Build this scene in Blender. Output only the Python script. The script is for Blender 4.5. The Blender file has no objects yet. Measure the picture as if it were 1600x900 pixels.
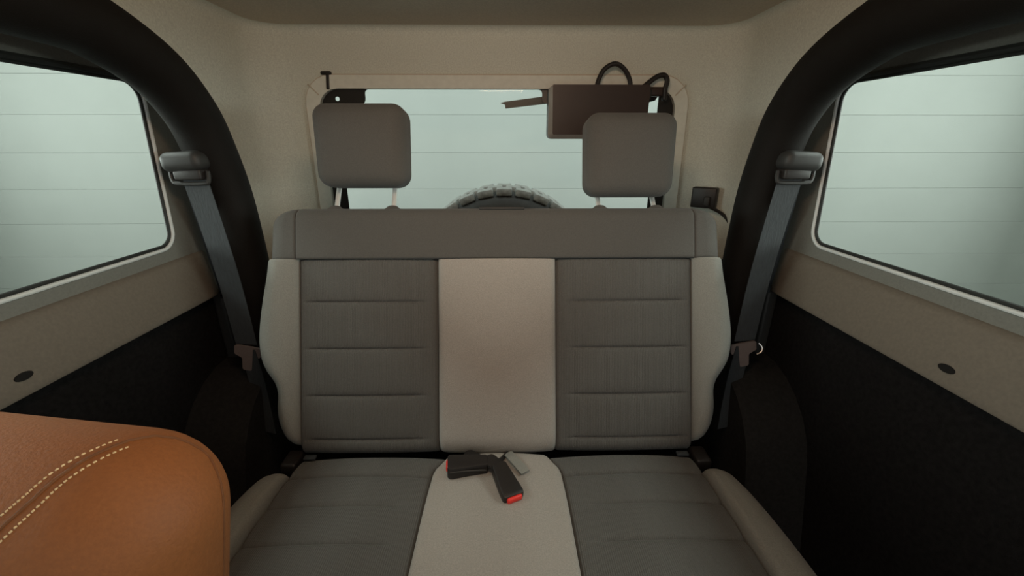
import bpy, bmesh, math, random
from math import sin, cos, pi, radians, sqrt
from mathutils import Vector, Matrix, Quaternion
from mathutils.bvhtree import BVHTree
random.seed(7)
S = bpy.context.scene
COL = S.collection

# ------------------------------------------------------------------ camera
PITCH, YAW = 19.3, 0.9
cam_d = bpy.data.cameras.new('camera')
cam_d.sensor_width = 36.0
cam_d.lens = 36.0 * 650 / 1600
cam_d.clip_start = 0.01
cam = bpy.data.objects.new('camera', cam_d)
COL.objects.link(cam)
cam.location = (0.02, 0.0, 1.05)
cam.rotation_euler = (radians(90 - PITCH), 0, radians(-YAW))
S.camera = cam

# ------------------------------------------------------------------ world, lights, exposure
w = bpy.data.worlds.new('world')
S.world = w
w.use_nodes = True
bg = w.node_tree.nodes['Background']
bg.inputs[0].default_value = (0.92, 0.92, 0.87, 1)
bg.inputs[1].default_value = 0.66
S.view_settings.view_transform = 'Standard'
S.view_settings.look = 'None'
S.view_settings.gamma = 1.0
S.view_settings.exposure = 0.0
S.view_settings.use_curve_mapping = False


def area(name, loc, rot, sx, sy, watt, col):
    d = bpy.data.lights.new(name, 'AREA')
    d.shape = 'RECTANGLE'
    d.size, d.size_y, d.energy, d.color = sx, sy, watt, col
    o = bpy.data.objects.new(name, d)
    o.location = loc
    o.rotation_euler = rot
    COL.objects.link(o)
    return o


# garage ceiling tubes: one row near the door behind the car; the unseen pair beside it is added fill
area('garage_lamp_rear', (0, 1.25, 2.52), (radians(25), 0, 0), 3.6, 0.25, 20, (0.93, 1.0, 0.965))
area('overhead_fill_left', (-2.05, 0.45, 2.52), (0, radians(-30), 0), 0.5, 2.4, 60, (0.93, 1.0, 0.965))
area('overhead_fill_right', (2.05, 0.45, 2.52), (0, radians(30), 0), 0.5, 2.4, 60, (0.93, 1.0, 0.965))
# added fill lights, unseen beside the car, to brighten the cabin through its windows
area('side_fill_left', (-2.80, 0.10, 1.25), (0, radians(-90), 0), 0.70, 3.0, 80, (0.94, 1.0, 0.965))
area('side_fill_right', (2.80, 0.10, 1.25), (0, radians(90), 0), 0.70, 3.0, 80, (0.94, 1.0, 0.965))
# the warm courtesy lamp under the windscreen header, behind the camera
area('courtesy_lamp', (0.0, 0.27, 1.345), (radians(66), 0, 0), 0.24, 0.06, 2.3, (1.0, 0.66, 0.43))


# ------------------------------------------------------------------ materials
def mat(name, col, rough=0.8, metal=0.0, spec=0.4, var=0.0, vscale=400, bump=0.0, bscale=600,
        stretch=(1, 1, 1), weave=0.0, weave_scale=500, sheen=0.0):
    m = bpy.data.materials.new(name)
    m.use_nodes = True
    nt = m.node_tree
    N, L = nt.nodes, nt.links
    p = N['Principled BSDF']
    p.inputs['Base Color'].default_value = (*col, 1)
    p.inputs['Roughness'].default_value = rough
    p.inputs['Metallic'].default_value = metal
    p.inputs['Specular IOR Level'].default_value = spec
    p.inputs['Sheen Weight'].default_value = sheen
    tc = N.new('ShaderNodeTexCoord')
    mp = N.new('ShaderNodeMapping')
    mp.inputs['Scale'].default_value = stretch
    L.new(tc.outputs['Object'], mp.inputs[0])
    hsrc = None
    if var > 0:
        nz = N.new('ShaderNodeTexNoise')
        nz.inputs['Scale'].default_value = vscale
        nz.inputs['Detail'].default_value = 3
        L.new(mp.outputs[0], nz.inputs['Vector'])
        mr = N.new('ShaderNodeMapRange')
        mr.inputs[1].default_value, mr.inputs[2].default_value = 0.3, 0.7
        mr.inputs[3].default_value, mr.inputs[4].default_value = 1 - var, 1 + var
        L.new(nz.outputs[0], mr.inputs[0])
        mx = N.new('ShaderNodeVectorMath')
        mx.operation = 'SCALE'
        mx.inputs[0].default_value = col
        L.new(mr.outputs[0], mx.inputs['Scale'])
        L.new(mx.outputs[0], p.inputs['Base Color'])
    if bump > 0:
        nb = N.new('ShaderNodeTexNoise')
        nb.inputs['Scale'].default_value = bscale
        nb.inputs['Detail'].default_value = 4
        L.new(mp.outputs[0], nb.inputs['Vector'])
        hsrc = nb.outputs[0]
        if weave > 0:
            wv = N.new('ShaderNodeTexWave')
            wv.wave_type = 'BANDS'
            wv.bands_direction = 'X'
            wv.inputs['Scale'].default_value = weave_scale
            wv.inputs['Distortion'].default_value = 1.5
            L.new(tc.outputs['Object'], wv.inputs['Vector'])
            ad = N.new('ShaderNodeMath')
            ad.operation = 'MULTIPLY_ADD'
            ad.inputs[1].default_value = weave
            L.new(wv.outputs['Fac'], ad.inputs[0])
            L.new(nb.outputs[0], ad.inputs[2])
            hsrc = ad.outputs[0]
        bp = N.new('ShaderNodeBump')
        bp.inputs['Strength'].default_value = bump
        bp.inputs['Distance'].default_value = 0.002
        L.new(hsrc, bp.inputs['Height'])
        L.new(bp.outputs[0], p.inputs['Normal'])
    return m


def glass_mat(name, tint):
    m = bpy.data.materials.new(name)
    m.use_nodes = True
    nt = m.node_tree
    N, L = nt.nodes, nt.links
    for n in list(N):
        N.remove(n)
    out = N.new('ShaderNodeOutputMaterial')
    tr = N.new('ShaderNodeBsdfTransparent')
    tr.inputs[0].default_value = (*tint, 1)
    gl = N.new('ShaderNodeBsdfGlossy')
    gl.inputs['Roughness'].default_value = 0.03
    fr = N.new('ShaderNodeFresnel')
    fr.inputs[0].default_value = 1.12
    mx = N.new('ShaderNodeMixShader')
    L.new(fr.outputs[0], mx.inputs[0])
    L.new(tr.outputs[0], mx.inputs[1])
    L.new(gl.outputs[0], mx.inputs[2])
    L.new(mx.outputs[0], out.inputs[0])
    return m


M = {
    'liner': mat('hardtop_liner', (0.70, 0.725, 0.655), 0.9, var=0.10, vscale=260, bump=0.35, bscale=420),
    'roof': mat('roof_liner', (0.60, 0.53, 0.43), 0.92, var=0.10, vscale=260, bump=0.35, bscale=420),
    'flange': mat('flange_plastic_lit', (0.80, 0.82, 0.75), 0.6, var=0.04, vscale=60),  # light on its turned faces put into the paler colour
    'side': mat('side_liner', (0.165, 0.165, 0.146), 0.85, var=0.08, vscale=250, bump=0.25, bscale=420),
    'sill': mat('sill_plastic', (0.150, 0.128, 0.102), 0.75, var=0.08, vscale=180, bump=0.2, bscale=300),
    'tub': mat('tub_carpet', (0.010, 0.009, 0.009), 0.95, spec=0.1, var=0.3, vscale=120, bump=0.5, bscale=500),
    'housing': mat('wheel_housing_carpet', (0.020, 0.0195, 0.019), 0.95, spec=0.1, var=0.2, vscale=120, bump=0.5, bscale=500),
    'light_fabric': mat('light_grey_fabric', (0.335, 0.306, 0.276), 0.95, spec=0.15, var=0.12, vscale=520, bump=0.4,
                        bscale=700, sheen=0.1),
    'bolster_fabric': mat('bolster_grey_fabric', (0.235, 0.23, 0.208), 0.95, spec=0.15, var=0.12, vscale=520, bump=0.4,
                          bscale=700, sheen=0.1),
    'mid_fabric': mat('mid_grey_fabric', (0.094, 0.089, 0.082), 0.95, spec=0.15, var=0.10, vscale=520, bump=0.35,
                      bscale=700, sheen=0.1),
    'dark_fabric': mat('dark_grey_fabric', (0.108, 0.104, 0.097), 0.95, spec=0.15, var=0.14, vscale=600, bump=0.5,
                       bscale=600, weave=0.6, weave_scale=90, sheen=0.1),
    'seat_shell': mat('seat_back_carpet', (0.03, 0.03, 0.03), 0.95, bump=0.2),
    'leather': mat('tan_leather', (0.27, 0.094, 0.027), 0.6, spec=0.35, var=0.08, vscale=300, bump=0.3, bscale=380),
    'thread': mat('cream_thread', (0.75, 0.55, 0.30), 0.7),
    'bar': mat('black_bar_padding', (0.008, 0.0066, 0.0055), 0.7, spec=0.2, bump=0.25, bscale=500),
    'black': mat('black_plastic', (0.018, 0.015, 0.014), 0.45, spec=0.45, bump=0.1, bscale=500),
    'brownblack': mat('brown_black_plastic', (0.045, 0.028, 0.022), 0.4, spec=0.5, var=0.05, vscale=40),
    'rim': mat('rim_door_sheen', (0.42, 0.42, 0.40), 0.3, spec=0.6, var=0.03, vscale=40),  # reflection of the garage door painted in as pale grey
    'frit': mat('black_glass_border', (0.022, 0.019, 0.016), 0.35, spec=0.5, var=0.05, vscale=50),
    'rubber': mat('rubber', (0.02, 0.022, 0.02), 0.55, spec=0.4, bump=0.1, bscale=200),
    'seal': mat('bright_window_trim', (0.66, 0.69, 0.68), 0.35, spec=0.6, var=0.04, vscale=80),
    'guide': mat('grey_guide_plastic', (0.032, 0.032, 0.031), 0.5, spec=0.35, var=0.04, vscale=80),
    'web': mat('grey_webbing', (0.036, 0.042, 0.047), 0.7, var=0.12, vscale=300, bump=0.4, bscale=300,
               stretch=(1, 1, 0.2)),
    'steel': mat('bright_steel', (0.72, 0.70, 0.68), 0.25, metal=1.0, var=0.05, vscale=50),
    'chrome': mat('brushed_post_steel', (0.85, 0.85, 0.83), 0.3, metal=0.45, var=0.03, vscale=50),
    'plate': mat('latch_plate', (0.22, 0.18, 0.17), 0.4, metal=0.3, var=0.05, vscale=50),
    'red': mat('red_release_button', (0.80, 0.035, 0.025), 0.4, spec=0.5, var=0.04, vscale=60),
    'tire': mat('tyre_rubber', (0.030, 0.030, 0.030), 0.6, spec=0.4, var=0.2, vscale=60, bump=0.3, bscale=120),
    'tread': mat('lit_tread_rubber', (0.20, 0.20, 0.19), 0.55, spec=0.5, var=0.25, vscale=60, bump=0.3, bscale=120),  # paler than the tyre body: light from above put into the colour
    'panel': mat('pale_garage_door', (0.30, 0.325, 0.31), 0.6, var=0.03, vscale=3),
    'plaster': mat('garage_plaster', (0.60, 0.63, 0.59), 0.9, var=0.05, vscale=5, bump=0.1, bscale=60),
    'concrete': mat('garage_concrete', (0.22, 0.22, 0.21), 0.85, var=0.2, vscale=6, bump=0.2, bscale=40),
    'body': mat('body_paint', (0.10, 0.10, 0.10), 0.35, var=0.03, vscale=10),
    'glass_side': glass_mat('tinted_side_glass', (0.86, 0.88, 0.86)),
    'glass_rear': glass_mat('rear_glass', (0.95, 0.97, 0.96)),
}

# ------------------------------------------------------------------ object helpers
WORLD = {}


def link(o, parent, wloc):
    COL.objects.link(o)
    if parent is not None:
        o.parent = parent
        o.location = Vector(wloc) - WORLD[parent.name]
    else:
        o.location = wloc
    WORLD[o.name] = Vector(wloc)
    return o


def mk(name, vf, m, parent=None, smooth=35, label=None, kind=None):
    """one mesh object from world space (verts, faces)"""
    vs, fs = vf
    vs = [Vector(v) for v in vs]
    lo = Vector([min(v[i] for v in vs) for i in range(3)])
    hi = Vector([max(v[i] for v in vs) for i in range(3)])
    c = (lo + hi) / 2
    me = bpy.data.meshes.new(name)
    me.from_pydata([v - c for v in vs], [], fs)
    bm = bmesh.new()
    bm.from_mesh(me)
    bmesh.ops.remove_doubles(bm, verts=bm.verts, dist=1e-6)
    bmesh.ops.recalc_face_normals(bm, faces=bm.faces)
    bm.to_mesh(me)
    bm.free()
    me.materials.append(M[m] if isinstance(m, str) else m)
    if smooth:
        me.shade_smooth()
        me.set_sharp_from_angle(angle=radians(smooth))
    o = bpy.data.objects.new(name, me)
    if label:
        o['label'] = label
    if kind:
        o['kind'] = kind
    return link(o, parent, c)


def thing(name, loc, label, cat, group=None):
    o = bpy.data.objects.new(name, None)
    o.empty_display_size = 0.05
    o['label'], o['category'] = label, cat
    if group:
        o['group'] = group
    return link(o, None, loc)


def tag(o, label, cat, group=None):
    o['label'], o['category'] = label, cat
    if group:
        o['group'] = group
    return o


def struct(name, vf, m, label=None, smooth=35):
    o = mk(name, vf, m, None, smooth, label)
    o['kind'] = 'structure'
    return o


# ------------------------------------------------------------------ shape helpers (return verts, faces)
def from_bm(bm, Mx=None):
    bm.verts.ensure_lookup_table()
    vs = [(Mx @ v.co) if Mx else v.co.copy() for v in bm.verts]
    fs = [[v.index for v in f.verts] for f in bm.faces]
    bm.free()
    return vs, fs


def merge(*parts):
    V, Fc = [], []
    for vs, fs in parts:
        k = len(V)
        V += list(vs)
        Fc += [[i + k for i in f] for f in fs]
    return V, Fc


def rbox(c, size, r=0.005, rot=None, seg=3):
    bm = bmesh.new()
    bmesh.ops.create_cube(bm, size=1.0)
    for v in bm.verts:
        v.co = Vector((v.co.x * size[0], v.co.y * size[1], v.co.z * size[2]))
    if r > 0:
        bmesh.ops.bevel(bm, geom=list(bm.edges), offset=min(r, min(size) * 0.49), segments=seg, affect='EDGES',
                        profile=0.5)
    R = rot.to_4x4() if rot else Matrix.Identity(4)
    bm.verts.index_update()
    return from_bm(bm, Matrix.Translation(c) @ R)


def spline(pts, n=8):
    pts = [Vector(p) for p in pts]
    out = []
    for i in range(len(pts) - 1):
        p0, p1, p2, p3 = pts[max(i - 1, 0)], pts[i], pts[i + 1], pts[min(i + 2, len(pts) - 1)]
        for k in range(n):
            t = k / n
            out.append(0.5 * ((2 * p1) + (p2 - p0) * t + (2 * p0 - 5 * p1 + 4 * p2 - p3) * t * t
                              + (-p0 + 3 * p1 - 3 * p2 + p3) * t ** 3))
    out.append(pts[-1])
    return out


def tube(path, r, n=12, closed=False, rfun=None, sx=1.0, sy=1.0, up0=(0, 0, 1)):
    path = [Vector(p) for p in path]
    N = len(path)
    vs, fs = [], []
    prev = None
    for i, p in enumerate(path):
        if closed:
            t = (path[(i + 1) % N] - path[i - 1]).normalized()
        else:
            t = (path[min(i + 1, N - 1)] - path[max(i - 1, 0)]).normalized()
        if prev is None:
            a = Vector(up0)
            if abs(a.dot(t)) > 0.95:
                a = Vector((1, 0, 0))
            u = (a - t * a.dot(t)).normalized()
        else:
            u = (prev - t * prev.dot(t)).normalized()
        prev = u
        b = t.cross(u)
        rr = r if rfun is None else rfun(i / max(N - 1, 1))
        for k in range(n):
            th = 2 * pi * k / n
            vs.append(p + u * (rr * sx * cos(th)) + b * (rr * sy * sin(th)))
    rings = N if closed else N - 1
    for i in range(rings):
        for k in range(n):
            a, b = i * n + k, i * n + (k + 1) % n
            c, d = ((i + 1) % N) * n + (k + 1) % n, ((i + 1) % N) * n + k
            fs.append([a, b, c, d])
    if not closed:
        fs.append(list(range(n))[::-1])
        fs.append([(N - 1) * n + k for k in range(n)])
    return vs, fs


def ribbon(path, wdirs, width, th=0.0015, seg=4):
    """flat strap along a path; wdirs = list of width directions per point"""
    vs, fs = [], []
    N = len(path)
    path = [Vector(p) for p in path]
    for i, p in enumerate(path):
        t = (path[min(i + 1, N - 1)] - path[max(i - 1, 0)]).normalized()
        wd = Vector(wdirs[i]).normalized()
        nn = t.cross(wd).normalized()
        for s in (-1, 1):
            vs.append(p + wd * (width / 2) + nn * (s * th / 2))
            vs.append(p - wd * (width / 2) + nn * (s * th / 2))
    for i in range(N - 1):
        a = i * 4
        b = a + 4
        fs += [[a, a + 1, b + 1, b], [a + 2, b + 2, b + 3, a + 3], [a, b, b + 2, a + 2], [a + 1, a + 3, b + 3, b + 1]]
    fs += [[0, 2, 3, 1], [4 * N - 4, 4 * N - 3, 4 * N - 1, 4 * N - 2]]
    return vs, fs


def round_poly(pts, rad, seg=6):
    """2D polygon with rounded corners; rad scalar or per-corner list"""
    out = []
    n = len(pts)
    for i in range(n):
        p = Vector(pts[i])
        a = Vector(pts[i - 1]) - p
        b = Vector(pts[(i + 1) % n]) - p
        r = rad[i] if isinstance(rad, (list, tuple)) else rad
        la, lb = a.length, b.length
        a.normalize()
        b.normalize()
        ang = a.angle(b)
        if r <= 0 or abs(ang - pi) < 1e-3:
            out.append(p)
            continue
        d = min(r / math.tan(ang / 2), la * 0.49, lb * 0.49)
        rr = d * math.tan(ang / 2)
        c = p + (a + b).normalized() * (rr / sin(ang / 2))
        s, e = p + a * d - c, p + b * d - c
        tot = s.angle_signed(e) if s.length and e.length else 0
        for k in range(seg + 1):
            th = -tot * k / seg
            out.append(c + Vector((s.x * cos(th) - s.y * sin(th), s.x * sin(th) + s.y * cos(th))))
    return out


def plate(loops, F, h0, h1):
    """flat plate with holes: loops = [outer, hole, ...] of 2D points, F maps (a, b, h) to the world"""
    bm = bmesh.new()
    eds = []
    for lp in loops:
        vv = [bm.verts.new((p[0], p[1], 0)) for p in lp]
        for i in range(len(vv)):
            eds.append(bm.edges.new((vv[i - 1], vv[i])))
    if len(loops) == 1:
        bm.faces.new(bm.verts)
    else:
        bmesh.ops.triangle_fill(bm, use_beauty=True, use_dissolve=False, edges=eds)
    bm.verts.index_update()
    base = [v.co.copy() for v in bm.verts]
    fcs = [[v.index for v in f.verts] for f in bm.faces]
    bnd = [(e.verts[0].index, e.verts[1].index) for e in bm.edges if len(e.link_faces) == 1]
    bm.free()
    n = len(base)
    vs = [F(p.x, p.y, h0) for p in base] + [F(p.x, p.y, h1) for p in base]
    fs = [f for f in fcs] + [[i + n for i in f][::-1] for f in fcs]
    fs += [[a, b, b + n, a + n] for a, b in bnd]
    return vs, fs


def esamp(L, r0, r1, n, extra=()):
    s = []
    for k in range(7):
        s.append(r0 * (1 - cos(k / 6 * pi / 2)))
        s.append(L - r1 * (1 - cos(k / 6 * pi / 2)))
    for k in range(1, n):
        s.append(r0 + (L - r0 - r1) * k / n)
    for g in extra:
        for d in (-0.006, -0.0035, -0.0018, 0, 0.0018, 0.0035, 0.006):
            if 0 < g + d < L:
                s.append(g + d)
    s = sorted(s)
    out = [s[0]]
    for v in s[1:]:
        if v - out[-1] > 2e-4:
            out.append(v)
    out[-1] = L
    return out


def q(d, r):
    if r <= 0 or d >= r:
        return 0.0
    return 1 - sqrt(max(0.0, 1 - (1 - max(d, 0) / r) ** 2))


def panel(F, xl, xr, v0, v1, r, dep, base=0.0, puffx=0.0, puffv=0.0, grooves=(), gdep=0.004, gfun=None, back=0.05,
          nx=18, nv=20):
    """upholstered panel: height field over a strip xl(v)..xr(v); r, dep = rounding and drop at left, right, bottom, top"""
    if not callable(xl):
        a0 = xl
        xl = lambda v: a0
    if not callable(xr):
        a1 = xr
        xr = lambda v: a1
    Lv = v1 - v0
    V = esamp(Lv, r[2], r[3], nv, [g - v0 for g in grooves])
    W0 = xr((v0 + v1) / 2) - xl((v0 + v1) / 2)
    U = [u / W0 for u in esamp(W0, r[0], r[1], nx)]
    vs, fs = [], []
    nu = len(U)
    for v in V:
        l, rr = xl(v0 + v), xr(v0 + v)
        for u in U:
            x = l + (rr - l) * u
            du, dv = x - l, rr - x
            h = base + puffx * (1 - (2 * u - 1) ** 2) + puffv * (1 - (2 * v / Lv - 1) ** 2)
            h -= dep[0] * q(du, r[0]) + dep[1] * q(dv, r[1]) + dep[2] * q(v, r[2]) + dep[3] * q(Lv - v, r[3])
            for g in grooves:
                k = gfun(x, g) if gfun else 1.0
                h -= gdep * k * math.exp(-((v0 + v - g) / 0.0026) ** 2)
                h -= gdep * 0.7 * k * math.exp(-((v0 + v - g) / 0.012) ** 2)
            h = max(h, -back + 0.002)
            vs.append(F(x, v0 + v, h))
    nvv = len(V)
    for j in range(nvv - 1):
        for i in range(nu - 1):
            a = j * nu + i
            fs.append([a, a + 1, a + nu + 1, a + nu])
    ring = [i for i in range(nu)] + [j * nu + nu - 1 for j in range(1, nvv)] + \
           [(nvv - 1) * nu + i for i in range(nu - 2, -1, -1)] + [j * nu for j in range(nvv - 2, 0, -1)]
    k = len(vs)
    ij = [(i % nu, i // nu) for i in ring]
    for (i, j) in ij:
        v = v0 + V[j]
        x = xl(v) + (xr(v) - xl(v)) * U[i]
        vs.append(F(x, v, -back))
    n = len(ring)
    for i in range(n):
        fs.append([ring[i], k + i, k + (i + 1) % n, ring[(i + 1) % n]])
    fs.append([k + i for i in range(n)])
    return vs, fs


def interp(tbl):
    tbl = sorted(tbl)

    def f(v):
        if v <= tbl[0][0]:
            return tbl[0][1]
        if v >= tbl[-1][0]:
            return tbl[-1][1]
        for i in range(len(tbl) - 1):
            if tbl[i][0] <= v <= tbl[i + 1][0]:
                t = (v - tbl[i][0]) / (tbl[i + 1][0] - tbl[i][0])
                x0 = tbl[max(i - 1, 0)]
                x3 = tbl[min(i + 2, len(tbl) - 1)]
                p0, p1, p2, p3 = x0[1], tbl[i][1], tbl[i + 1][1], x3[1]
                dv = tbl[i + 1][0] - tbl[i][0]
                m1 = (p2 - p0) / max(tbl[i + 1][0] - x0[0], 1e-6) * dv
                m2 = (p3 - p1) / max(x3[0] - tbl[i][0], 1e-6) * dv
                t2, t3 = t * t, t ** 3
                return (2 * t3 - 3 * t2 + 1) * p1 + (t3 - 2 * t2 + t) * m1 + (-2 * t3 + 3 * t2) * p2 + (t3 - t2) * m2
    return f


# ------------------------------------------------------------------ the garage
G_Y = 2.20
struct('floor', rbox((0, 0.2, -0.47), (7.2, 4.6, 0.04), 0), 'concrete', 'grey concrete garage floor under the car')
door = struct('door_1', rbox((0, G_Y + 0.06, 0.95), (7.2, 0.05, 2.84), 0), 'panel',
              'pale grey sectional garage door behind the car')
PH = 0.177
for k in range(16):
    z0 = 0.823 + (k - 7) * PH
    if z0 + PH > 2.40:
        break
    if z0 < -0.46:
        continue
    mk('door_panel', rbox((0, G_Y + 0.02, z0 + PH / 2), (7.2, 0.04, PH - 0.0005), 0.0010, seg=1), 'panel', door, 0)
struct('trim_9', rbox((0, 0.2, 2.62), (7.2, 4.6, 0.06), 0), 'plaster', 'pale garage ceiling above the car')
struct('wall_garage_left', rbox((-3.55, 0.2, 1.05), (0.1, 4.6, 3.1), 0), 'plaster', 'pale garage wall left of the car')
struct('wall_garage_right', rbox((3.55, 0.2, 1.05), (0.1, 4.6, 3.1), 0), 'plaster', 'pale garage wall right of the car')

# ------------------------------------------------------------------ hardtop shell of the car
HW, RY, RC, YF = 0.71, 1.40, 0.11, -0.35
ZR = 1.368


def plan(d, n=10):
    """U-shaped plan curve inset by d: list of (x, y, side)"""
    hw, ry, rc = HW - d, RY - d, max(RC - d, 0.01)
    pts = []
    for k in range(13):
        pts.append((-hw, YF + (ry - rc - YF) * k / 12))
    for k in range(1, n + 1):
        a = k / n * pi / 2
        pts.append((-hw + rc * (1 - cos(a)), ry - rc + rc * sin(a)))
    for k in range(1, 12):
        pts.append((-(hw - rc) + 2 * (hw - rc) * k / 12, ry))
    for k in range(0, n):
        a = k / n * pi / 2
        pts.append((hw - rc + rc * sin(a), ry - rc + rc * cos(a)))
    for k in range(13):
        pts.append((hw, ry - rc + (YF - ry + rc) * k / 12))
    return pts


RF = 0.022
levels = [(0.0, 0.699), (0.0, 0.80), (0.0, 0.95), (0.0, 1.10), (0.0, 1.22), (0.0, ZR - RF)]
for k in range(1, 7):
    a = k / 6 * pi / 2
    levels.append((RF * (1 - cos(a)), ZR - RF + RF * sin(a)))
rows = [[Vector((x, y, z)) for x, y in plan(d)] for d, z in levels]
NP = len(rows[0])
mid_l, mid_r = 10, NP - 1 - 10
LW = len(levels)


def strip(i0, i1, j0, j1, out=0.006):
    """thick piece of the shell between plan indices i0..i1 and levels j0..j1"""
    vs, fs = [], []
    nn = i1 - i0 + 1
    for j in range(j0, j1 + 1):
        for i in range(i0, i1 + 1):
            vs.append(rows[j][i])
    k = len(vs)
    for j in range(j0, j1 + 1):
        d, z = levels[j]
        th = out
        pl = plan(d - (th if j < 6 else th * cos((j - 5) / 6 * pi / 2)))
        zz = z + (0 if j < 6 else th * sin((j - 5) / 6 * pi / 2))
        for i in range(i0, i1 + 1):
            vs.append(Vector((pl[i][0], pl[i][1], zz)))
    nr = j1 - j0 + 1
    for j in range(nr - 1):
        for i in range(nn - 1):
            a = j * nn + i
            fs.append([a, a + 1, a + nn + 1, a + nn])
            fs.append([k + a, k + a + nn, k + a + nn + 1, k + a + 1])
    for i in range(nn - 1):
        fs.append([i, k + i, k + i + 1, i + 1])
        a = (nr - 1) * nn + i
        fs.append([a, a + 1, k + a + 1, k + a])
    for j in range(nr - 1):
        a = j * nn
        fs.append([a, a + nn, k + a + nn, k + a])
        a = j * nn + nn - 1
        fs.append([a, k + a, k + a + nn, a + nn])
    return vs, fs


def cut(o, vf):
    """cut a window hole with an exact boolean, applied at once"""
    c = mk('cutter', vf, 'liner', smooth=0)
    md = o.modifiers.new('hole', 'BOOLEAN')
    md.operation, md.object, md.solver = 'DIFFERENCE', c, 'EXACT'
    bpy.context.view_layer.update()
    dg = bpy.context.evaluated_depsgraph_get()
    me = bpy.data.meshes.new_from_object(o.evaluated_get(dg))
    o.modifiers.clear()
    me.name = o.name
    o.data = me
    me.shade_smooth()
    me.set_sharp_from_angle(angle=radians(35))
    bpy.data.objects.remove(c)


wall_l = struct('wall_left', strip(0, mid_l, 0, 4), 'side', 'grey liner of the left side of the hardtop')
wall_b = struct('wall_back', strip(mid_l, mid_r, 0, 5), 'liner', 'cream textured back wall of the hardtop')
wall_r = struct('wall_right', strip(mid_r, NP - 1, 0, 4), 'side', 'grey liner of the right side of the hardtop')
mk('upper_liner', strip(0, mid_l, 4, 5), 'liner', wall_l)
mk('upper_liner', strip(mid_r, NP - 1, 4, 5), 'liner', wall_r)
roof_edge = strip(0, NP - 1, 5, LW - 1)
inner = [rows[LW - 1][i] for i in range(NP)]
roof_panel = plate([[(p.x, p.y) for p in inner]], lambda a, b, h: Vector((a, b, ZR + h)), 0.0, 0.02)
ceil_o = struct('ceiling', roof_panel, 'roof', 'brown grey roof panel of the hardtop')
mk('roof_edge', roof_edge, 'liner', ceil_o)

# side windows
WIN = round_poly([(0.02, 0.836), (0.907, 0.836), (0.930, 1.167), (0.02, 1.167)], 0.036)


def off_poly(poly, d):
    c = Vector((0, 0))
    n = len(poly)
    out = []
    for i in range(n):
        t = (Vector(poly[(i + 1) % n]) - Vector(poly[i - 1]))
        if t.length < 1e-9:
            t = Vector((1, 0))
        t.normalize()
        out.append(Vector(poly[i]) + Vector((t.y, -t.x)) * d)
    return out


for s, wl, nm, sd in ((-1, wall_l, 'window_1', 'left'), (1, wall_r, 'window_2', 'right')):
    cut(wl, plate([WIN], lambda a, b, h: Vector((s * (HW + h), a, b)), -0.05, 0.08))
    Fs = lambda a, b, h: Vector((s * (HW + h), a, b))
    g = struct(nm, plate([off_poly(WIN, 0.004)], Fs, 0.0045, 0.0075), 'glass_side',
               'large tinted %s side window with rounded corners' % sd)
    op = off_poly(WIN, 0.003)
    run = [p for p in op if not (p.y > 1.160)]                          # bright trim: rear edge and bottom edge; top run darkened as shade
    run = sorted([p for p in run if p.x < 0.86], key=lambda p: p.x) + [p for p in op if p.x >= 0.86 and p.y <= 1.160]
    mk('window_seal', tube([Fs(p.x, p.y, -0.001) for p in run], 0.0037, 8, up0=(1, 0, 0)), 'seal', g)
    mk('shaded_top_seal', tube([Fs(0.0, 1.1705, -0.001), Fs(0.45, 1.1705, -0.001), Fs(0.895, 1.1705, -0.001)], 0.0055, 8,
                        up0=(1, 0, 0)), 'rubber', g)  # shade on the downward-facing top trim, put in as black
    mk('rubber_gasket', tube([Fs(p.x, p.y, 0.002) for p in off_poly(WIN, -0.0035)], 0.0034, 8, closed=True,
                             up0=(1, 0, 0)), 'rubber', g)

# back window: flange on the wall, black bordered glass in the hole
HOLE = round_poly([(-0.548, 0.74), (0.548, 0.74), (0.546, 1.203), (-0.546, 1.203)], [0.03, 0.03, 0.06, 0.06])
OUTL = round_poly([(-0.590, 0.70), (0.590, 0.70), (0.584, 1.240), (-0.584, 1.240)], [0.04, 0.04, 0.085, 0.085])
Fb = lambda a, b, h: Vector((a, RY - h, b))          # h towards the camera
cut(wall_b, plate([HOLE], Fb, -0.08, 0.05))
win3 = struct('window_3', plate([off_poly(HOLE, 0.004)], Fb, -0.0105, -0.0070), 'glass_rear',
              'wide rear window in the back of the car')
FRIT = round_poly([(-0.500, 0.775), (0.497, 0.775), (0.497, 1.188), (0.487, 1.172), (0.450, 1.164), (0.135, 1.164), (0.135, 1.2025),
                   (-0.408, 1.2025), (-0.408, 1.158), (-0.500, 1.158)],
                  [0.03, 0.03, 0.0, 0.006, 0, 0.012, 0.012, 0.012, 0.02, 0.02], 5)
dot = [Vector((-0.494 + 0.0065 * cos(t * pi / 5), 1.176 + 0.0065 * sin(t * pi / 5))) for t in range(10)]
mk('black_border', plate([off_poly(HOLE, 0.003), FRIT, dot], Fb, -0.0068, -0.0062), 'frit', win3, 0)
mk('flange', plate([OUTL, HOLE], Fb, -0.002, 0.011), 'flange', win3, 30)
mk('flange_shade_line', plate([off_poly(OUTL, 0.0040), HOLE], Fb, -0.002, 0.005), 'roof', win3, 30)  # shadow line round the flange, put in as a darker strip
for sx in (-1, 1):       # joints of the flange at the two rounded upper corners
    mk('flange_joint', rbox((sx * 0.557, RY - 0.0110, 1.200), (0.0035, 0.0024, 0.042), 0.001,
                            Matrix.Rotation(radians(45 * sx), 3, 'Y')), 'roof', win3)
mk('strap', merge(rbox((-0.510, RY - 0.012, 1.222), (0.009, 0.006, 0.044), 0.002, Matrix.Rotation(radians(6), 3, 'Y')),
                  rbox((-0.513, RY - 0.009, 1.245), (0.032, 0.010, 0.010), 0.004)), 'black', win3)

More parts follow.
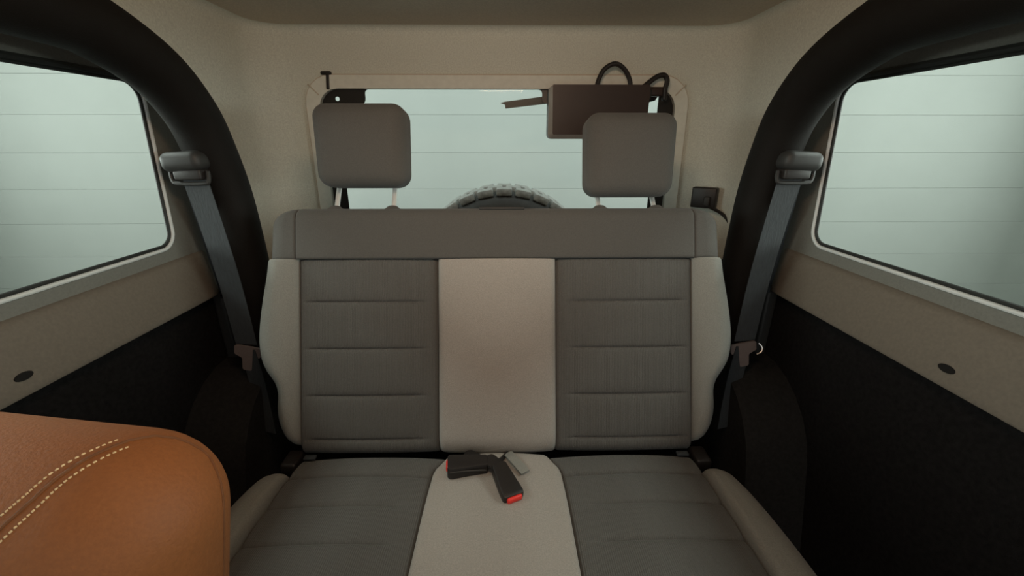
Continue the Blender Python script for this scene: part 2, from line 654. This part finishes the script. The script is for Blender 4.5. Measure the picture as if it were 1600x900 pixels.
# tub below the hardtop, floor pan, wheel housings
struct('trim_1', rbox((0, 0.5, -0.03), (1.44, 1.84, 0.06), 0.0), 'tub', 'black carpeted floor pan of the car')
tubb = struct('trim_2', rbox((0, 1.416, 0.345), (1.40, 0.03, 0.71), 0.0), 'tub', 'black tailgate inner panel')
for s, wl, sd in ((-1, wall_l, 'left'), (1, wall_r, 'right')):
    mk('tub_panel', rbox((s * 0.722, 0.50, 0.345), (0.02, 1.80, 0.71), 0.0), 'tub', wl)
    # wheel housing: a rounded box against the tub
    prof = round_poly([(0.68, 0.0), (1.30, 0.0), (1.30, 0.50), (0.80, 0.53)], [0, 0, 0.10, 0.22])
    mk('wheel_housing', plate([prof], lambda a, b, h: Vector((s * h, a, b)), 0.57, 0.715), 'housing', wl)
    # ledge under the window: leans inwards from the crease, with a rolled lip
    pr = [(0.711, 0.806), (0.7035, 0.8035), (0.698, 0.795), (0.684, 0.735), (0.679, 0.712), (0.6775, 0.705),
          (0.6795, 0.7005), (0.684, 0.699), (0.690, 0.700), (0.711, 0.702)]
    vs, fs = [], []
    ys = [-0.40, -0.1, 0.2, 0.4, 0.6, 0.8, 0.93, 0.965, 0.985]
    sc = [1, 1, 1, 1, 1, 1, 1, 0.93, 0.55]
    for y, c in zip(ys, sc):
        for (x, z) in pr:
            vs.append(Vector((s * (0.711 + (x - 0.711) * c), y, z)))
    n = len(pr)
    for j in range(len(ys) - 1):
        for i in range(n):
            a, b = j * n + i, j * n + (i + 1) % n
            fs.append([a, b, b + n, a + n])
    fs += [list(range(n)), [(len(ys) - 1) * n + i for i in range(n)][::-1]]
    nm = 'trim_3' if s < 0 else 'trim_4'
    sill = struct(nm, (vs, fs), 'sill', 'brown grey ledge below the %s side window' % sd, smooth=40)
    # black oval plug in the ledge
    px = 0.683
    e = []
    nrm = Vector((-s * 0.968, 0, 0.25))
    for k in range(16):
        a = 2 * pi * k / 16
        e.append((0.0125 * cos(a), 0.0060 * sin(a)))
    tz = Vector((s * 0.226, 0, 0.974))
    c0 = Vector((s * 0.6825, 0.540, 0.7285))
    mk('plug', plate([[Vector(p) for p in e]],
                     lambda a, b, h: c0 + Vector((0, a, 0)) + tz * b + nrm * h, -0.002, 0.0012), 'bar', sill)
    # end of the ledge: short upright trim post with a bolt
    mk('trim_post', rbox((s * 0.700, 1.010, 0.59), (0.03, 0.055, 0.21), 0.008), 'guide', wl)
    bz = 0.687 if s < 0 else 0.690
    if s < 0:
        bm = bmesh.new()
        bmesh.ops.create_uvsphere(bm, u_segments=14, v_segments=8, radius=0.0095)
        bm.verts.index_update()
        mk('bolt', from_bm(bm, Matrix.Translation((s * 0.686, 0.990, bz))), 'steel', wl, 60, 'bright steel bolt head')

# ------------------------------------------------------------------ roll bars
for s, sd in ((-1, 'left'), (1, 'right')):
    P = [(-0.34, 1.224), (0.30, 1.233), (0.66, 1.231), (0.760, 1.218), (0.862, 1.174), (0.929, 1.107), (0.962, 1.029),
         (0.986, 0.938), (0.996, 0.83), (1.001, 0.70), (1.005, 0.50)]
    path = spline([(s * 0.62, y, z) for y, z in P], 6)
    root = thing('roll_bar', (s * 0.62, 0.995, 0.49),
                 'thick black padded roll bar curving down beside the %s side window' % sd, 'roll bar',
                 'black roll bars')
    mk('bar_padding', tube(path, 0.050, 24, up0=(1, 0, 0)), 'bar', root, 60)
    seam = [p + Vector((-s * 0.030, 0, 0)) + Vector((0, -0.040, -0.028)) for p in path[26:52]]
    base = rbox((s * 0.62, 0.995, 0.495), (0.14, 0.14, 0.012), 0.004)
    mk('bar_foot', base, 'black', root)

# ------------------------------------------------------------------ seat belts
for s, sd in ((-1, 'left'), (1, 'right')):
    root = thing('seat_belt', (s * 0.60, 0.90, 0.52),
                 'grey shoulder belt hanging from its guide on the %s roll bar' % sd, 'seat belt',
                 'rear shoulder belts')
    # guide: rounded housing on the bar, with a frame the webbing runs through
    gx, gy, gz = s * 0.640, 0.908, 1.003
    gd = rbox((gx, gy, gz + 0.010), (0.082, 0.050, 0.040), 0.016, Matrix.Rotation(radians(s * 4), 3, 'Y'), 5)
    g = mk('guide_cover', gd, 'guide', root, 50)
    mk('guide_slot', rbox((gx - s * 0.006, gy + 0.004, gz - 0.016), (0.056, 0.040, 0.022), 0.004), 'black', g)
    fr = [Vector((gx - s * 0.040, gy, gz - 0.010)), Vector((gx - s * 0.040, gy - 0.004, gz - 0.030)),
          Vector((gx - s * 0.030, gy - 0.006, gz - 0.034)), Vector((gx + s * 0.020, gy - 0.006, gz - 0.034)),
          Vector((gx + s * 0.033, gy - 0.004, gz - 0.028)), Vector((gx + s * 0.036, gy, gz - 0.008))]
    mk('guide_frame', tube(spline(fr, 4), 0.0045, 8), 'guide', g)
    # the run from the guide down beside the seat
    top = Vector((gx - s * 0.012, gy - 0.002, gz - 0.024))
    pth = spline([top, (s * 0.615, 0.905, 0.86), (s * 0.602, 0.900, 0.74), (s * 0.593, 0.893, 0.60)], 6)
    n = len(pth)
    wd = [Vector((1, s * 0.10 * i / n, 0)) for i in range(n)]
    mk('webbing', ribbon(pth, wd, 0.052), 'web', root)
    # return run to the retractor behind the trim
    pth2 = spline([top + Vector((s * 0.010, 0.012, 0)), (s * 0.655, 0.955, 0.84), (s * 0.665, 0.985, 0.69)], 6)
    mk('webbing', ribbon(pth2, [Vector((1, 0.0, 0))] * len(pth2), 0.050), 'web', root)
    # latch plate at the lower fold and the lap run to the anchor
    lp = Vector((s * 0.590, 0.888, 0.585))
    ol = round_poly([(-0.030, 0.012), (-0.030, -0.012), (-0.012, -0.020), (-0.011, -0.052), (0.011, -0.052),
                     (0.012, -0.020), (0.030, -0.012), (0.030, 0.012)], 0.005, 3)
    Rz = Matrix.Rotation(radians(-12 * s), 3, 'Y')
    mk('latch_plate', plate([ol], lambda a, b, h: lp + Rz @ Vector((a, h, b)), -0.002, 0.003), 'plate', root)
    pth3 = spline([lp + Vector((s * 0.004, 0.004, 0.004)), (s * 0.580, 0.880, 0.50), (s * 0.565, 0.855, 0.38)], 5)
    mk('webbing', ribbon(pth3, [Vector((1, 0.3 * s, 0))] * len(pth3), 0.048), 'web', root)
    if s > 0:
        mk('wire_hook', tube(spline([(0.612, 0.868, 0.606), (0.618, 0.862, 0.598), (0.615, 0.858, 0.588),
                                     (0.606, 0.858, 0.582)], 4), 0.0025, 8), 'steel', root)
        mk('belt_stop', rbox((0.598, 0.91, 0.712), (0.03, 0.014, 0.022), 0.006), 'web', root)

# ------------------------------------------------------------------ rear bench
pt = radians(PITCH)
EU = Vector((0, sin(pt), cos(pt)))
EN = Vector((0, -cos(pt), sin(pt)))
O_B = Vector((0.0, 0.746, 0.398))
FB = lambda x, v, h: O_B + Vector((x, 0, 0)) + EU * v + EN * h
bench = thing('rear_bench', (0, 0.70, 0.03),
              'grey cloth rear bench seat with lighter middle stripe and two headrests', 'car seat')
K = 0.001415
prof_pts = [(712, 0.440), (703, 0.458), (690, 0.474), (665, 0.490), (640, 0.4965), (615, 0.4955), (600, 0.500), (588, 0.510),
            (575, 0.523), (560, 0.531), (535, 0.5355), (505, 0.534), (470, 0.528), (430, 0.519), (405, 0.515)]
edge = interp([((712 - py) * K, hw + 0.006) for py, hw in prof_pts])
VS = (712 - 405) * K
VT = 0.548
# carcass behind the upholstery
mk('back_shell', panel(lambda x, v, h: FB(x, v, h - 0.06), lambda v: -min(edge(v), 0.515) + 0.02,
                       lambda v: min(edge(v), 0.515) - 0.02, 0.01, VT - 0.02, (0.01,) * 4, (0.01,) * 4, back=0.05),
   'seat_shell', bench)


def gf(x, g):
    a = abs(x)
    return max(0.0, min(1.0, (a - 0.150) / 0.03, (0.425 - a) / 0.02))


SEAM = [(712 - p) * K for p in (472, 545, 618, 686)]
for s in (-1, 1):
    if s < 0:
        a, b = (lambda v: -edge(v)), -0.434
        ic, od = -0.434, -0.129
        r4, d4 = (0.060, 0.050, 0.05, 0.006), (0.11, 0.034, 0.06, 0.005)
    else:
        a, b = 0.434, (lambda v: edge(v))
        ic, od = 0.129, 0.434
        r4, d4 = (0.050, 0.060, 0.05, 0.006), (0.034, 0.11, 0.06, 0.005)
    mk('back_bolster', panel(FB, a, b, 0.0, VS, r4, d4, base=0.026, back=0.12, nx=10, nv=30), 'bolster_fabric', bench, 50,
       'light grey side bolster of the backrest')
    mk('back_insert', panel(FB, ic, od, 0.0, VS - 0.001, (0.010, 0.010, 0.030, 0.008), (0.010, 0.010, 0.03, 0.006), base=0.0,
                            puffx=0.006, grooves=SEAM, gdep=0.0042, gfun=gf, back=0.05, nx=24, nv=30), 'dark_fabric',
       bench, 50, 'dark grey backrest insert with horizontal seams')
    # upper corner of the header with a rounded shoulder
    rc = 0.045

    def shoulder(v, rc=rc):
        d = v - (VT - rc)
        e = 0.512
        return e - (rc - sqrt(max(rc * rc - d * d, 0.0))) if d > 0 else e + 0.003 * (1 - (v - VS) / (VT - rc - VS))
    aa, bb = ((lambda v: -shoulder(v)), -0.437) if s < 0 else (0.437, shoulder)
    rr = (0.05, 0.006, 0.006, 0.028) if s < 0 else (0.006, 0.05, 0.006, 0.028)
    dd = (0.09, 0.004, 0.004, 0.035) if s < 0 else (0.004, 0.09, 0.004, 0.035)
    mk('header_corner', panel(FB, aa, bb, VS, VT, rr, dd, base=0.012, back=0.12, nx=10, nv=14), 'mid_fabric', bench, 50)
mk('back_centre', panel(FB, -0.1285, 0.1295, -0.004, VS - 0.001, (0.014, 0.014, 0.05, 0.006), (0.014, 0.014, 0.05, 0.004),
                        base=0.010, puffx=0.014, back=0.05, nx=24, nv=24), 'light_fabric', bench, 50,
   'light grey middle stripe of the backrest')
mk('header', panel(FB, -0.4365, 0.4365, VS, VT, (0.006, 0.006, 0.006, 0.028), (0.004, 0.004, 0.004, 0.035), base=0.012,
                   puffx=0.002, back=0.12, nx=30, nv=14), 'mid_fabric', bench, 50, 'plain grey band along the top of the backrest')
# latch recess at the top centre of the backrest
mk('latch_bezel', rbox(FB(0.012, VT - 0.003, -0.012), (0.10, 0.03, 0.006), 0.002,
                       Matrix.Rotation(radians(-PITCH), 3, 'X')), 'guide', bench)

# headrests
for s, zc, hh, xc in ((-1, 1.039, 0.176, -0.295), (1, 1.019, 0.180, 0.298)):
    yc = 0.990
    tilt = Matrix.Rotation(radians(-9), 3, 'X')
    bm = bmesh.new()
    bmesh.ops.create_cube(bm, size=2.0)
    bmesh.ops.subdivide_edges(bm, edges=list(bm.edges), cuts=26, use_grid_fill=True)
    W, T, rad = 0.202, 0.095, 0.030
    half = Vector((W / 2, T / 2, hh / 2))
    for v in bm.verts:
        P = Vector([v.co[k] * half[k] for k in range(3)])
        c = Vector([max(-(half[k] - rad), min(half[k] - rad, P[k])) for k in range(3)])
        d = P - c
        if d.length > 1e-7:
            P = c + d.normalized() * rad
        if P.y < 0:
            P.y -= 0.009 * max(0.0, 1 - (P.x / (W / 2)) ** 2) * max(0.0, 1 - (P.z / (hh / 2)) ** 2)
        P.x *= 0.98 + 0.02 * P.z / (hh / 2)
        v.co = P
    bm.verts.index_update()
    hr = mk('headrest', from_bm(bm, Matrix.Translation((xc, yc, zc)) @ tilt.to_4x4()), 'mid_fabric', bench, 60,
            'grey cloth headrest on two steel posts, the %s one' % ('left' if s < 0 else 'right'))
    for px in ((-0.236, -0.365) if s < 0 else (0.236, 0.365)):
        p0 = Vector((px, yc + 0.012, zc - hh / 2 + 0.01))
        p1 = FB(px, VT - 0.02, -0.03)
        mk('post', tube([p0, (p0 + p1) / 2, p1], 0.0055, 12), 'chrome', hr)
        gm = FB(px, VT - 0.003, -0.030)
        vs, fs = [], []
        prof = [(0.034, -0.012), (0.027, 0.0), (0.016, 0.006), (0.010, 0.011), (0.006, 0.012)]
        n = 18
        for (r, h) in prof:
            for k in range(n):
                a = 2 * pi * k / n
                vs.append(gm + Vector((r * cos(a), 0, 0)) + EN * (-0.7 * r * sin(a)) + EU * h)
        for j in range(len(prof) - 1):
            for k in range(n):
                fs.append([j * n + k, j * n + (k + 1) % n, (j + 1) * n + (k + 1) % n, (j + 1) * n + k])
        fs.append([(len(prof) - 1) * n + k for k in range(n)])
        fs.append(list(range(n))[::-1])
        mk('post_sleeve', (vs, fs), 'mid_fabric', hr, 60)

# cushion: b runs forward from the backrest
FC = lambda x, b, h: Vector((x, 0.742 - b, 0.398 + 0.03 * b + h))
mk('cushion_base', rbox((0, 0.56, 0.26), (0.90, 0.36, 0.20), 0.03), 'seat_shell', bench)
for sy in (-1, 1):
    mk('bench_leg', rbox((sy * 0.38, 0.57, 0.09), (0.05, 0.30, 0.18), 0.01), 'black', bench)
cw = interp([(0.0, 0.108), (0.02, 0.118), (0.050, 0.133), (0.30, 0.137), (0.55, 0.139)])
SEAT_F = 0.37
co = interp([(0.0, 0.425), (0.05, 0.432), (0.5, 0.438)])
bo = interp([(0.0, 0.478), (0.05, 0.496), (0.12, 0.510), (0.3, 0.520), (0.5, 0.523)])
mk('cushion_centre', panel(FC, lambda b: -cw(b), lambda b: cw(b), -0.004, SEAT_F, (0.010, 0.010, 0.02, 0.06),
                           (0.010, 0.010, 0.012, 0.08), base=0.006, puffx=0.008, back=0.10, nx=20, nv=24), 'light_fabric',
   bench, 50, 'light grey middle stripe of the seat cushion')
for s in (-1, 1):
    def gfc(x, g):
        return max(0.0, min(1.0, (abs(x) - 0.16) / 0.03)) if g > 0.06 else 1.3
    l, r = ((lambda b: -co(b)), (lambda b: -cw(b))) if s < 0 else ((lambda b: cw(b)), (lambda b: co(b)))
    mk('cushion_insert', panel(FC, l, r, 0.0, SEAT_F, (0.010, 0.010, 0.02, 0.06), (0.010, 0.010, 0.012, 0.08), base=0.0,
                               puffx=0.008, grooves=[0.058, 0.135, 0.215, 0.30], gdep=0.0034, gfun=gfc, back=0.10, nx=24,
                               nv=30), 'dark_fabric', bench, 50, 'dark grey seat cushion insert with cross seams')
    l, r = ((lambda b: -bo(b)), (lambda b: -co(b))) if s < 0 else ((lambda b: co(b)), (lambda b: bo(b)))
    r4 = (0.050, 0.012, 0.035, 0.06) if s < 0 else (0.012, 0.050, 0.035, 0.06)
    d4 = (0.060, 0.016, 0.045, 0.08) if s < 0 else (0.016, 0.060, 0.045, 0.08)
    mk('cushion_bolster', panel(FC, l, r, 0.040, SEAT_F, r4, d4, base=0.016, puffv=0.006, back=0.12, nx=10, nv=26),
       'bolster_fabric', bench, 50, 'light grey side bolster of the seat cushion')
    mk('hinge_cover', rbox((s * 0.450, 0.745, 0.384), (0.034, 0.05, 0.03), 0.006), 'black', bench)
    mk('pull_tab', rbox((s * 0.405, 0.735, 0.406), (0.026, 0.012, 0.006), 0.002), 'web', bench)

# ------------------------------------------------------------------ seat belt buckles lying on the cushion


def buckle(name, label, c, rz, L, W, T, tilt, red_w, out=0.0005):
    R = Matrix.Rotation(rz, 3, 'Z') @ Matrix.Rotation(tilt, 3, 'Y')
    root = thing(name, c, label, 'buckle')
    c = Vector(c)
    ol = round_poly([(-L / 2, -W * 0.36), (L / 2 - 0.01, -W / 2), (L / 2, -W / 2), (L / 2, W / 2), (L / 2 - 0.01, W / 2),
                     (-L / 2, W * 0.36)], 0.005, 3)
    # housing: swept outline with a rounded top
    vs, fs = [], []
    n = len(ol)
    lay = [(0.90, -T / 2), (1.0, -T / 2 + 0.004), (1.0, T / 2 - 0.005), (0.95, T / 2 - 0.001), (0.85, T / 2)]
    for f, h in lay:
        for p in ol:
            vs.append(c + R @ Vector((p.x * (1 - (1 - f) * 0.4), p.y * f, h)))
    for j in range(len(lay) - 1):
        for i in range(n):
            fs.append([j * n + i, j * n + (i + 1) % n, (j + 1) * n + (i + 1) % n, (j + 1) * n + i])
    fs += [list(range(n))[::-1], [(len(lay) - 1) * n + i for i in range(n)]]
    mk('housing', (vs, fs), 'black', root, 40)
    mk('release_button', rbox(c + R @ Vector((L / 2 + out, 0, 0.0028)), (0.010, red_w, T * 0.54), 0.004, R), 'red', root, 50,
       'red release button')
    return root, R


b1, R1 = buckle('seat_belt_buckle', 'black buckle with its red button facing forward on the middle of the bench cushion',
                (0.018, 0.640, 0.4255), radians(-66), 0.078, 0.042, 0.024, radians(10), 0.031)
c1 = Vector((0.018, 0.640, 0.4255))
e1 = c1 + R1 @ Vector((-0.036, 0, 0))
sp = spline([e1, e1 + Vector((-0.020, 0.020, 0.002)), Vector((-0.035, 0.700, 0.424)), Vector((-0.07, 0.735, 0.412))], 6)
mk('strap', ribbon(sp, [Vector((0.5, 0.85, 0))] * len(sp), 0.030, 0.004), 'black', b1)
b2, R2 = buckle('seat_belt_buckle', 'black buckle lying sideways against the backrest, its red end facing left',
                (-0.060, 0.686, 0.4245), radians(187), 0.082, 0.042, 0.027, radians(-2), 0.024, -0.002)
c2 = Vector((-0.060, 0.686, 0.4245))
mk('stalk', ribbon(spline([c2 + R2 @ Vector((-0.036, 0, 0)), (-0.002, 0.692, 0.424), (0.02, 0.735, 0.410)], 5),
                   [Vector((0.2, 1, 0))] * 11, 0.022, 0.004), 'black', b2)
mk('cover_seam', tube([c2 + R2 @ Vector((x, 0.0205, 0.002 + 0.003 * cos(x * 30))) for x in
                       [(-0.036 + 0.072 * k / 8) for k in range(9)]], 0.0016, 6), 'guide', b2)
l3 = spline([(0.022, 0.736, 0.412), (0.030, 0.712, 0.4235), (0.045, 0.690, 0.4215), (0.058, 0.672, 0.4185)], 5)
o = mk('elastic_loop', ribbon(l3, [Vector((0.8, 0.5, 0))] * len(l3), 0.020, 0.002), 'bolster_fabric')
tag(o, 'short grey elastic tab lying between the buckles and the backrest', 'strap')

# ------------------------------------------------------------------ tan front seat, lower left
fs_root = thing('front_seat', (-0.43, 0.10, 0.30), 'tan leather front seat with a stitched seam, close to the camera',
                'car seat')


SEAT_M = Matrix.Translation((-0.4497, 0.231, 0.5033)) @ Matrix.Rotation(radians(8), 4, 'Y')


def seat_body():
    bm = bmesh.new()
    bmesh.ops.create_cube(bm, size=1.0)
    Wd, Td, Hd = 0.36, 0.19, 0.66
    for v in bm.verts:
        top = v.co.z > 0
        v.co = Vector((v.co.x * Wd * (0.957 if top else 1.043), v.co.y * Td * (0.86 if top else 1.0), v.co.z * Hd))
    bmesh.ops.bevel(bm, geom=list(bm.edges), offset=0.080, segments=12, affect='EDGES', profile=0.5)
    long = [e for e in bm.edges if e.calc_length() > 0.08]
    bmesh.ops.subdivide_edges(bm, edges=long, cuts=10, use_grid_fill=True)
    bm.verts.index_update()
    R = Matrix.Rotation(radians(-12), 4, 'X')
    return from_bm(bm, SEAT_M @ R)


body = seat_body()
seat_o = mk('backrest', body, 'leather', fs_root, 60)
bvh = BVHTree.FromPolygons([Vector(v) for v in body[0]], body[1])


def on_seat(p):
    r = bvh.find_nearest(p)
    return r[0], r[1]


SEAM_P = [(-0.455, 0.175, 0.700), (-0.3877, 0.1988, 0.749), (-0.3554, 0.2082, 0.7717), (-0.3375, 0.2258, 0.7912),
          (-0.3276, 0.2407, 0.8004), (-0.3208, 0.2596, 0.807), (-0.310, 0.2850, 0.8067), (-0.2997, 0.3080, 0.7964),
          (-0.2850, 0.3200, 0.782), (-0.270, 0.3230, 0.766), (-0.2578, 0.3134, 0.7500), (-0.2500, 0.3009, 0.7250),
          (-0.2517, 0.2950, 0.6903), (-0.2585, 0.2850, 0.6319)]
seam_c = spline(SEAM_P, 14)
cord, offs = [], []
for i, p in enumerate(seam_c):
    h, nn = on_seat(p)
    cord.append(h)
    t = (seam_c[min(i + 1, len(seam_c) - 1)] - seam_c[max(i - 1, 0)]).normalized()
    offs.append(nn.cross(t).normalized())
mk('seam', tube(cord, 0.0014, 6), mat('dark_seam_thread', (0.17, 0.065, 0.022), 0.8), fs_root, 60, 'dark seam line')  # seam cord in a darker brown than the leather
parts = []
for sgn in (-1, 1):
    L = []
    for h, of in list(zip(cord, offs))[:int(len(cord) * 0.50)]:
        p = h + of * (0.0075 * sgn)
        hh, nn = on_seat(p)
        L.append(hh)
    for i in range(0, len(L) - 1, 2):
        d = L[i + 1] - L[i]
        if d.length > 0.02:
            continue
        a, b = L[i] + d * 0.12, L[i] + d * 0.95
        parts.append(tube([a, (a + b) / 2 + Vector((0, -0.0007, 0.0003)), b], 0.0008, 5))
mk('stitching', merge(*parts), 'thread', fs_root, 60, 'double row of pale stitches', 'stuff')

# ------------------------------------------------------------------ wiper motor cover, wiper, hoses, connector
cov = thing('rear_wiper', (0.33, RY - 0.05, 1.07),
            'dark brown rear wiper box with its arm at upper right of the rear window', 'wiper')
YB = 1.335
co_o = round_poly([(0.150, 1.060), (0.446, 1.060), (0.446, 1.204), (0.150, 1.204)], [0.014, 0.03, 0.008, 0.006], 4)
ins = round_poly([(0.163, 1.072), (0.446, 1.072), (0.446, 1.209), (0.160, 1.209)], [0.005, 0.02, 0.006, 0.003], 4)
n = len(co_o)
lp3 = [[Vector((p.x, RY + 0.002, p.y)) for p in co_o], [Vector((p.x, YB + 0.014, p.y)) for p in co_o],
       [Vector((p.x, YB, p.y)) for p in ins]]
fs = []
for i in range(n):
    fs.append([i, (i + 1) % n, n + (i + 1) % n, n + i])
fs += [list(range(n))[::-1], [n + i for i in range(n)]]
mk('motor_cover', (lp3[0] + [v + Vector((0, 0.0005, 0)) for v in lp3[1]], fs), 'brownblack', cov, 30)
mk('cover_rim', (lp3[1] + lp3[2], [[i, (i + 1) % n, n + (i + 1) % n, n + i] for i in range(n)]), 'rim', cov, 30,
   'bevelled rim of the cover painted pale with reflected door light')
mk('cover_face', (lp3[2] + [v + Vector((0, 0.004, 0)) for v in lp3[2]],
                  [list(range(n)), [n + i for i in range(n)][::-1]] + [[i, (i + 1) % n, n + (i + 1) % n, n + i] for i in range(n)]),
   'brownblack', cov, 30)
mk('cover_bracket', rbox((0.472, YB + 0.03, 1.193), (0.060, 0.02, 0.026), 0.006), 'brownblack', cov)
mk('cover_clip', rbox((0.447, YB + 0.012, 1.184), (0.012, 0.020, 0.026), 0.004), 'guide', cov)
mk('cover_clip', rbox((0.500, YB + 0.030, 1.182), (0.012, 0.016, 0.028), 0.004), 'guide', cov)

Yw = RY + 0.045
wp = [(0.165, 1.168), (0.165, 1.190), (0.020, 1.172), (0.006, 1.1685), (0.020, 1.1640), (0.022, 1.152)]
mk('wiper_arm', plate([[Vector(p) for p in wp]], lambda a, b, h: Vector((a, Yw + h, b)), 0.0, 0.012), 'brownblack', cov, 35,
   'dark wiper arm pointing left outside the glass')

hz = lambda x, z, y=1.355: Vector((x, y, z))
tag(mk('washer_hose', tube(spline([hz(0.290, 1.19), hz(0.296, 1.222), hz(0.312, 1.252), hz(0.342, 1.266), hz(0.370, 1.252),
                                   hz(0.389, 1.222), hz(0.393, 1.19)], 6), 0.0068, 10), 'black'),
    'black hose looping above the brown wiper motor box', 'hose')
tag(mk('wiring_cable', tube(spline([hz(0.415, 1.19), hz(0.440, 1.212), hz(0.468, 1.232), hz(0.490, 1.236),
                                    hz(0.500, 1.222), hz(0.497, 1.20), hz(0.499, 1.17)], 6), 0.0074, 10), 'black'),
    'black cable bent over the right end of the brown wiper motor box', 'cable')

con = thing('wiring_connector', (0.66, 1.34, 0.86), 'small square black wiring socket on the back wall right of the bench',
            'connector')
Rc = Matrix.Rotation(radians(-38), 3, 'Z')
cc = Vector((0.655, 1.338, 0.884))
mk('socket', rbox(cc, (0.074, 0.03, 0.064), 0.004, Rc), 'black', con)
mk('plug', rbox(cc + Rc @ Vector((0.012, -0.018, -0.010)), (0.018, 0.012, 0.030), 0.003, Rc), 'guide', con)
mk('lead', tube(spline([cc + Rc @ Vector((0.022, -0.016, -0.026)), cc + Vector((0.050, -0.040, -0.050)),
                        cc + Vector((0.060, -0.075, -0.085)), cc + Vector((0.045, -0.10, -0.14))], 6), 0.005, 8), 'black', con)

# ------------------------------------------------------------------ spare tyre outside the tailgate
TY, TZ, TR = 1.53, 0.525, 0.360
tyre = thing('spare_tyre', (0.016, TY, TZ - TR), 'black spare tyre with chunky tread showing behind the rear window', 'tyre')
pf = [(0.20, 0.02), (0.235, 0.0), (0.30, -0.004), (0.335, 0.006), (0.350, 0.022), (0.3505, 0.20), (0.335, 0.216), (0.30, 0.226),
      (0.235, 0.222), (0.20, 0.20)]
vs, fs = [], []
n = 72
for (r, y) in pf:
    for k in range(n):
        a = 2 * pi * k / n
        vs.append(Vector((0.016 + r * sin(a), TY + y, TZ + r * cos(a))))
m_ = len(pf)
for j in range(m_):
    for k in range(n):
        j2 = (j + 1) % m_
        fs.append([j * n + k, j * n + (k + 1) % n, j2 * n + (k + 1) % n, j2 * n + k])
mk('tyre_body', (vs, fs), 'tire', tyre, 50)
first = None
NB = 32
for row, (y0, yw, phs) in enumerate(((0.004, 0.066, 0.0), (0.080, 0.062, 0.5), (0.152, 0.066, 0.0))):
    for k in range(NB):
        a = 2 * pi * (k + phs) / NB
        ctr = Vector((0.016 + (TR - 0.006) * sin(a), TY + y0 + yw / 2, TZ + (TR - 0.006) * cos(a)))
        if first is None:
            first = mk('tread_block', rbox(ctr, (0.058, 0.066, 0.026), 0.005, Matrix.Rotation(a, 3, 'Y'), 2), 'tread', tyre)
        else:
            ob = first.copy()
            COL.objects.link(ob)
            ob.location = ctr - WORLD[tyre.name]
            ob.rotation_euler = (0, a, 0)
mk('wheel_disc', tube([(0.016, TY + 0.05, TZ), (0.016, TY + 0.17, TZ)], 0.205, 32), 'black', tyre, 40)
mk('carrier', rbox((0.016, TY - 0.06, TZ), (0.20, 0.13, 0.20), 0.02), 'black', tyre)
